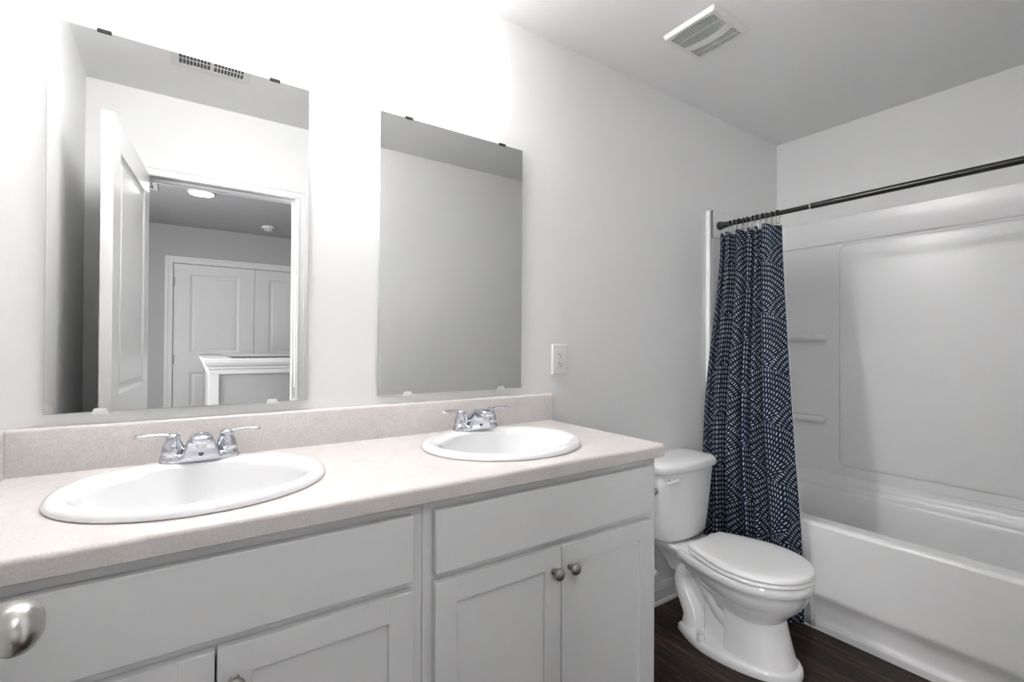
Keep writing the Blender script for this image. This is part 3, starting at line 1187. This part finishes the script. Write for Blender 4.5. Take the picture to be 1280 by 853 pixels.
# moulded shelves in the corner
for zz in (1.287, .836):
    bm = bmesh.new()
    ptsa = []
    yA, yB = -.030, -.290
    n = 20
    prof = [(XR - .020, yA)]
    prof += [(XR - .085, yA), (XR - .085, yB + .030)]
    prof += [(XR - .085 + .030 * (1 - math.cos(PI / 2 * k / 6)), yB + .030 - .030 * math.sin(PI / 2 * k / 6)) for k in range(1, 7)]
    prof += [(XR - .020, yB)]
    cxm, cym = XR - .02, -.16
    loft(bm, [[V(cxm + (x - cxm) * k, cym + (y - cym) * (1 - (1 - k) * .25), z) for x, y in prof] for k, z in ((.55, zz - .042), (.90, zz - .026), (1.0, zz - .016), (1.0, zz - .003), (.96, zz), (.3, zz - .001))])
    obj('corner_shelf', bm, TUBM, sur, ang=50)

# ------------------------------------------------------------------ curtain rod, rings, curtain, liner
RX, RZ = 2.300, 1.847
rod = empty('shower_curtain_rod', (RX, -0.72, RZ))
tag(rod, 'black tension curtain rod spanning above the bathtub', 'curtain rod')
bm = bmesh.new()
tube(bm, [(RX, -.055, RZ), (RX, -.30, RZ), (RX, -.482, RZ)], .0112, 20)
obj('inner_tube', bm, BLACKM, rod)
bm = bmesh.new()
tube(bm, [(RX, -.487, RZ), (RX, -.9, RZ), (RX, YF + .070, RZ)], .0132, 20)
obj('outer_tube', bm, BLACKM, rod)
bm = bmesh.new()
tube(bm, [(RX, -.482, RZ), (RX, -.487, RZ)], .0138, 20)
obj('joint_ring', bm, NICKEL, rod, label='thin silver ring where the tubes meet')
for y0, s in ((-.0405, -1), (YF + .0405, 1)):
    bm = bmesh.new()
    lathe(bm, [(0, 0), (.0215, 0), (.0225, .003), (.0215, .012), (.0165, .030), (.0140, .055), (.0135, .060), (0, .060)], axis((RX, y0, RZ), (0, s, 0)), 24)
    obj('end_cap', bm, BLACKM, rod)
CY0, CY1 = -.060, -.352      # span of the gathered curtain at its top
NH = 11
ringobj = None
for k in range(NH):
    y = CY0 - .042 - (abs(CY1 - CY0) - .055) * k / (NH - 1) + random.uniform(-.004, .004)
    if ringobj is None:
        ringobj = empty('curtain_ring', (RX, y, RZ))
        tag(ringobj, 'thin metal curtain ring hooked over the black rod', 'curtain ring', 'curtain rings on the rod')
        bm = bmesh.new()
        pts = [(RX + .0195 * math.sin(a), y, RZ - .004 + .0195 * math.cos(a)) for a in [-2.6 + 5.2 * i / 24 for i in range(25)]]
        pts = [(RX + .003, y + .002, RZ - .050)] + [(RX - .010, y + .002, RZ - .036)] + pts + [(RX + .012, y, RZ - .034), (RX + .006, y - .002, RZ - .048), (RX - .003, y - .002, RZ - .050), (RX - .008, y - .002, RZ - .043)]
        tube(bm, pts, .0013, 8)
        obj('hook', bm, STEEL, ringobj)
        bm = bmesh.new()
        for i in range(5):
            a = -.9 + 1.8 * i / 4
            t = bmesh.new()
            bmesh.ops.create_uvsphere(t, u_segments=10, v_segments=8, radius=.0036)
            xform(t, Matrix.Translation((RX + .0178 * math.sin(a), y, RZ - .004 + .0178 * math.cos(a))))
            merge(bm, t)
        obj('roller_beads', bm, BLACKM, ringobj)
        first = ringobj
    else:
        c = copy_tree(first, (RX, y, RZ), first['label'])
        c.rotation_euler = (0, 0, random.uniform(-.45, .45))


def smooth(a, b2, t):
    t = max(0, min(1, (t - a) / (b2 - a)))
    return t * t * (3 - 2 * t)


def cloth(name, mat, parent_label, cat, zt, zb, yl, yr, xc, amp, waves, seedv, nu=520, nz=70, uvname='cloth', phase=0.0, widths=None, square=.8, thick=.0012):
    """hanging gathered cloth. yl, yr, xc, amp: functions of v (0 top - 1 bottom)"""
    rnd = random.Random(seedv)
    W = [(1.0 + rnd.uniform(-.3, .3)) for _ in range(waves)]
    if widths:
        W = widths
    tot = sum(W)
    acc = [0]
    for w in W:
        acc.append(acc[-1] + w / tot)
    A = [rnd.uniform(.65, 1.2) for _ in range(waves)]
    bm = bmesh.new()
    uvl = bm.loops.layers.uv.new(uvname)
    grid = []
    uvs = []

    def shape(u, v):
        i = 0
        while i < waves - 1 and u > acc[i + 1]:
            i += 1
        f = (u - acc[i]) / (acc[i + 1] - acc[i])
        ph = 2 * PI * (i + f)
        a0, a1 = A[i], A[(i + 1) % waves]
        a = a0 + (a1 - a0) * smooth(0, 1, f)
        wob = .35 * math.sin(2.1 * v + i * 1.7)
        env = min(1, u / .03 + .35, (1 - u) / .03 + .35)
        if widths:      # rounded pleats with narrow deep valleys between them
            s = .55 - 1.55 * (1 - abs(2 * f - 1) ** 2.6) + .10 * math.sin(5 * PI * f + 3 * v + i)
            a = A[i] * min(1.25, .55 + .45 * widths[i])
            a = min(a, 1.15)
        else:
            s = math.sin(ph + wob * .6)
            s = math.copysign(abs(s) ** square, s)
        x = xc(v) + amp(v) * a * s * env
        y = yl(v) + (yr(v) - yl(v)) * (u + .012 * math.sin(2 * ph + wob * 2) * (1 - .3 * v))
        y += .004 * math.sin(5 * v + 9 * u)
        # gathered top droops between the rings
        z = zt + (zb - zt) * v - (1 - smooth(0, .08, v)) * .007 * (1 + math.cos(ph * 1.0 + .7))
        return Vector((x, y, z))
    for j in range(nz + 1):
        v = (j / nz) ** 1.0
        row = [shape(i / nu, v) for i in range(nu + 1)]
        grid.append(row)
    # cloth coordinate from arc length at mid height
    arc = [0]
    mrow = grid[int(nz * .35)]
    for a, b2 in zip(mrow, mrow[1:]):
        arc.append(arc[-1] + (b2 - a).length)
    vr = [[bm.verts.new(p) for p in row] for row in grid]
    for j in range(nz):
        for i in range(nu):
            f = bm.faces.new((vr[j][i], vr[j][i + 1], vr[j + 1][i + 1], vr[j + 1][i]))
            for lp, (ii, jj) in zip(f.loops, ((i, j), (i + 1, j), (i + 1, j + 1), (i, j + 1))):
                lp[uvl].uv = (arc[ii] * 1.0 + phase, (zt + (zb - zt) * jj / nz))
    o = obj(name, bm, mat, ang=170)
    so = o.modifiers.new('thickness', 'SOLIDIFY')
    so.thickness = thick
    so.offset = 0
    tag(o, parent_label, cat)
    return o


cloth('shower_curtain', CLOTH, 'navy shower curtain with fans of white stitches, bunched at the wall end', 'shower curtain',
      1.803, 0.030,
      lambda v: -.058 + .040 * smooth(0, .55, v) - .0 * v,
      lambda v: CY1 - .150 * smooth(.0, 1.0, v) ** .9 - .004,
      lambda v: 2.298 - .094 * smooth(0.02, .70, v),
      lambda v: .036 + .008 * smooth(0, .5, v),
      6, 11, phase=.05, widths=[.45, .75, 1.0, .50, .45, 1.5])
cloth('shower_curtain_liner', LINER, 'plain white vinyl liner hanging behind the navy curtain', 'curtain liner',
      1.813, 0.020,
      lambda v: -.050 + .015 * v,
      lambda v: CY1 + .010 - .150 * smooth(.0, 1.0, v) ** .9 - .042 * smooth(.80, .98, v),
      lambda v: 2.338 - .094 * smooth(0.02, .70, v),
      lambda v: .010 - .004 * v,
      9, 5, nu=260, nz=40, thick=.0006)

# ------------------------------------------------------------------ toilet
TX = 1.858
toi = empty('toilet', (TX, -0.40, 0))
tag(toi, 'white two-piece toilet with closed lid between vanity and bathtub', 'toilet')


def egg(cx, yb, yf, W, z, wb=.62, t0=.55, n=72):
    """bowl outline: straight back, widest at t0, round front; as a closed ring"""
    right, left = [], []
    for k in range(n // 2 + 1):
        T = 1 - math.cos(PI / 2 * k / (n // 2)) if False else k / (n // 2)
        T = math.sin(PI / 2 * T)
        if T > t0:
            w = W * math.sqrt(max(0, 1 - ((T - t0) / (1 - t0)) ** 2))
        else:
            w = W * wb + (W - W * wb) * math.sin(T / t0 * PI / 2)
        y = yb + (yf - yb) * T
        right.append(V(cx + w, y, z))
        left.append(V(cx - w, y, z))
    back = [V(cx + W * wb * s, yb, z) for s in (-.8, -.5, 0, .5, .8)]
    return right[:-1] + [right[-1]] + left[-2::-1] + back


bm = bmesh.new()
# bowl: from the rim down to the neck
bowl = [(.352, -.235, -.655, .150, .7), (.3585, -.225, -.668, .168, .7), (.3575, -.215, -.676, .1785, .7), (.352, -.212, -.6795, .1815, .7), (.340, -.212, -.6805, .182, .7), (.327, -.212, -.679, .1805, .7), (.3225, -.214, -.676, .1765, .68), (.318, -.218, -.671, .171, .66), (.300, -.224, -.667, .1675, .64),
        (.278, -.235, -.658, .160, .60), (.250, -.262, -.641, .145, .58), (.225, -.295, -.618, .124, .6), (.200, -.335, -.592, .103, .7), (.17, -.345, -.580, .092, .8)]
loft(bm, [egg(TX, yb, yf, W, z, wb) for z, yb, yf, W, wb in bowl])
# front column of the pedestal
colr = [(.215, -.400, -.585, .094), (.19, -.400, -.588, .096), (.15, -.402, -.597, .099), (.09, -.403, -.613, .103), (.045, -.404, -.626, .108), (.022, -.404, -.633, .112)]
loft(bm, [egg(TX, yb, yf, W, z, .93, .35) for z, yb, yf, W in colr])
# foot
foot = [(0.0, -.190, -.648, .148), (.012, -.188, -.650, .150), (.026, -.190, -.648, .148), (.034, -.196, -.642, .142), (.036, -.205, -.632, .132)]
loft(bm, [egg(TX, yb, yf, W, z, .60, .38) for z, yb, yf, W in foot])
# trapway: one thick bend that shows as a bulge on either side
trap = spline([(-.470, .150, .060), (-.405, .130, .066), (-.345, .170, .066), (-.290, .235, .062), (-.235, .268, .060), (-.185, .235, .058), (-.178, .175, .058), (-.205, .120, .062), (-.232, .075, .068), (-.238, .03, .076)], 6)
rings = []
for i, (y, z, r) in enumerate(trap):
    a = trap[max(0, i - 1)]
    c = trap[min(len(trap) - 1, i + 1)]
    d = Vector((0, c[0] - a[0], c[1] - a[1])).normalized()
    nn_ = Vector((0, -d.z, d.y))
    rings.append([V(TX, y, z) + nn_ * (r * .80 * math.cos(2 * PI * k / 28)) + Vector((1.25 * r * math.copysign(abs(math.sin(2 * PI * k / 28)) ** .8, math.sin(2 * PI * k / 28)), 0, 0)) for k in range(28)])
loft(bm, rings)
# web between trapway and column, and the shoulder below the tank deck
box(bm, TX - .040, TX + .040, -.46, -.20, .03, .30, bev=.015)
box(bm, TX - .066, TX + .066, -.46, -.285, .015, .165, bev=.028, seg=5)
deck = []
for z, hw_, yb, yf in ((.225, .050, -.10, -.30), (.27, .062, -.075, -.32), (.31, .088, -.052, -.33), (.335, .108, -.042, -.34), (.345, .114, -.040, -.34), (.3565, .114, -.040, -.34), (.361, .109, -.045, -.34)):
    deck.append([V(x, y, z) for x, y in rrect(TX, (yb + yf) / 2, hw_, (yb - yf) / 2, .03, 6)])
loft(bm, deck)
obj('bowl', bm, PORC, toi, ang=50)
for s in (-1, 1):
    bm = bmesh.new()
    lathe(bm, [(0, .030), (.0165, .030), (.0165, .040), (.0150, .052), (.010, .058), (0, .0595)], Matrix.Translation((TX + s * .127, -.325, 0)), 24)
    obj('bolt_cap', bm, PLASTIC, toi)
# seat ring and lid
bm = bmesh.new()
seat = [(.3622, .022), (.3622, .003), (.3640, -.001), (.3720, -.001), (.3755, .002), (.3762, .020)]
loft(bm, [egg(TX, -.258 - m * .2, -.679 + m, .1825 - m, z, .64) for z, m in seat])
obj('seat', bm, SEATM, toi, ang=60)
bm = bmesh.new()
lid = [(.3808, .024), (.3808, .002), (.3825, -.001), (.3885, -.0008), (.3945, .003), (.3985, .010), (.4010, .022), (.4025, .05), (.4035, .09)]
loft(bm, [egg(TX, -.252 - m * .5, -.680 + m, .1835 - m, z, .62) for z, m in lid])
obj('lid', bm, SEATM, toi, ang=60)
for s in (-1, 1):
    bm = bmesh.new()
    box(bm, TX + s * .07 - .022, TX + s * .07 + .022, -.262, -.236, .360, .392, bev=.008, seg=3)
    obj('hinge', bm, SEATM, toi)


def tank_plan(hw_, yb, yf, bul, r, z, n=7):
    out = []
    for k in range(n + 1):
        a = PI / 2 * k / n
        out.append(V(TX + hw_ - .012 + .012 * math.cos(a), yb - .012 + .012 * math.sin(a), z))
    for k in range(n + 1):
        a = PI / 2 + PI / 2 * k / n
        out.append(V(TX - hw_ + .012 + .012 * math.cos(a), yb - .012 + .012 * math.sin(a), z))
    ycn = yf + bul * ((hw_ - r) / hw_) ** 2
    for k in range(n + 1):
        a = PI + PI / 2 * k / n
        out.append(V(TX - hw_ + r + r * math.cos(a), ycn + r + r * math.sin(a), z))
    for k in range(1, 24):
        x = -(hw_ - r) + 2 * (hw_ - r) * k / 24
        out.append(V(TX + x, yf + bul * (x / hw_) ** 2, z))
    for k in range(n + 1):
        a = 1.5 * PI + PI / 2 * k / n
        out.append(V(TX + hw_ - r + r * math.cos(a), ycn + r + r * math.sin(a), z))
    return out


bm = bmesh.new()
tk = [(.3645, .120, -.165), (.366, .136, -.180), (.372, .145, -.190), (.385, .150, -.194), (.45, .161, -.198), (.55, .176, -.202), (.64, .187, -.205), (.6725, .190, -.206)]
loft(bm, [tank_plan(h_, -.022, y_, .028, .045, z) for z, h_, y_ in tk])
obj('tank', bm, PORC, toi, ang=50)
bm = bmesh.new()
tl = [(.6735, .196, -.212), (.6735, .200, -.216), (.677, .2025, -.219), (.700, .2025, -.219), (.709, .199, -.215), (.716, .190, -.205), (.720, .172, -.185), (.7225, .14, -.165), (.7235, .10, -.14)]
loft(bm, [tank_plan(h_, -.020 if i < 5 else -.020 - (.2025 - h_) * .15, y_, .028, min(.05, h_ * .5), z) for i, (z, h_, y_) in enumerate(tl)])
obj('tank_lid', bm, PORC, toi, ang=60)
bm = bmesh.new()
lx0 = TX - .172
lathe(bm, [(0, 0), (.012, 0), (.012, .006), (.007, .010), (.006, .020), (0, .020)], axis((lx0 + .030, -.188, .648), (0, -1, 0)), 16)
pts = spline([(lx0 + .046, -.212, .6480, .0100), (lx0 + .026, -.218, .6490, .0085), (lx0 + .004, -.219, .6485, .0070), (lx0 - .016, -.217, .6465, .0072), (lx0 - .028, -.214, .6450, .005)], 4)
tube(bm, [q[:3] for q in pts], [q[3] for q in pts], 12, flat=1.0)
obj('flush_lever', bm, SEATM, toi, ang=70)

# water supply valve, mostly hidden behind the cabinet
sv = empty('supply_valve', (1.775, -.001, .178))
tag(sv, 'white round escutcheon and stop valve low on the wall beside the toilet', 'valve')
bm = bmesh.new()
lathe(bm, [(0, 0), (.034, 0), (.033, .004), (.020, .009), (.012, .010), (0, .010)], axis((1.775, -.001, .185), (0, -1, 0)), 28)
obj('escutcheon', bm, PLASTIC, sv)
bm = bmesh.new()
tube(bm, [(1.775, -.008, .185), (1.775, -.060, .185)], .008, 14)
lathe(bm, [(0, 0), (.016, 0), (.017, .004), (.012, .016), (0, .018)], axis((1.775, -.058, .185), (0, -1, 0)), 18)
obj('stop_valve', bm, PLASTIC, sv)
bm = bmesh.new()
tube(bm, spline([(1.775, -.045, .190), (1.774, -.045, .24), (1.775, -.05, .30), (1.765, -.065, .345), (1.765, -.075, .3635)], 5), .0045, 10)
obj('supply_line', bm, STEEL, sv)

# paper holder on the end of the cabinet: only the tip of its arm shows past the door edge
tp = empty('paper_holder', (1.186, -.42, .757))
tag(tp, 'small brushed metal paper holder on the cabinet end, mostly hidden', 'paper holder')
for yy in (-.490, -.345):
    bm = bmesh.new()
    lathe(bm, [(0, 0), (.018, 0), (.018, .004), (.007, .008), (.006, .040), (.0105, .046), (.0115, .054), (.0095, .060), (0, .062)], axis((1.1865, yy, .757), (1, 0, 0)), 20)
    obj('post', bm, DARKNICK, tp)
bm = bmesh.new()
tube(bm, [(1.236, -.487, .757), (1.236, -.348, .757)], .006, 14)
obj('roller', bm, DARKNICK, tp)
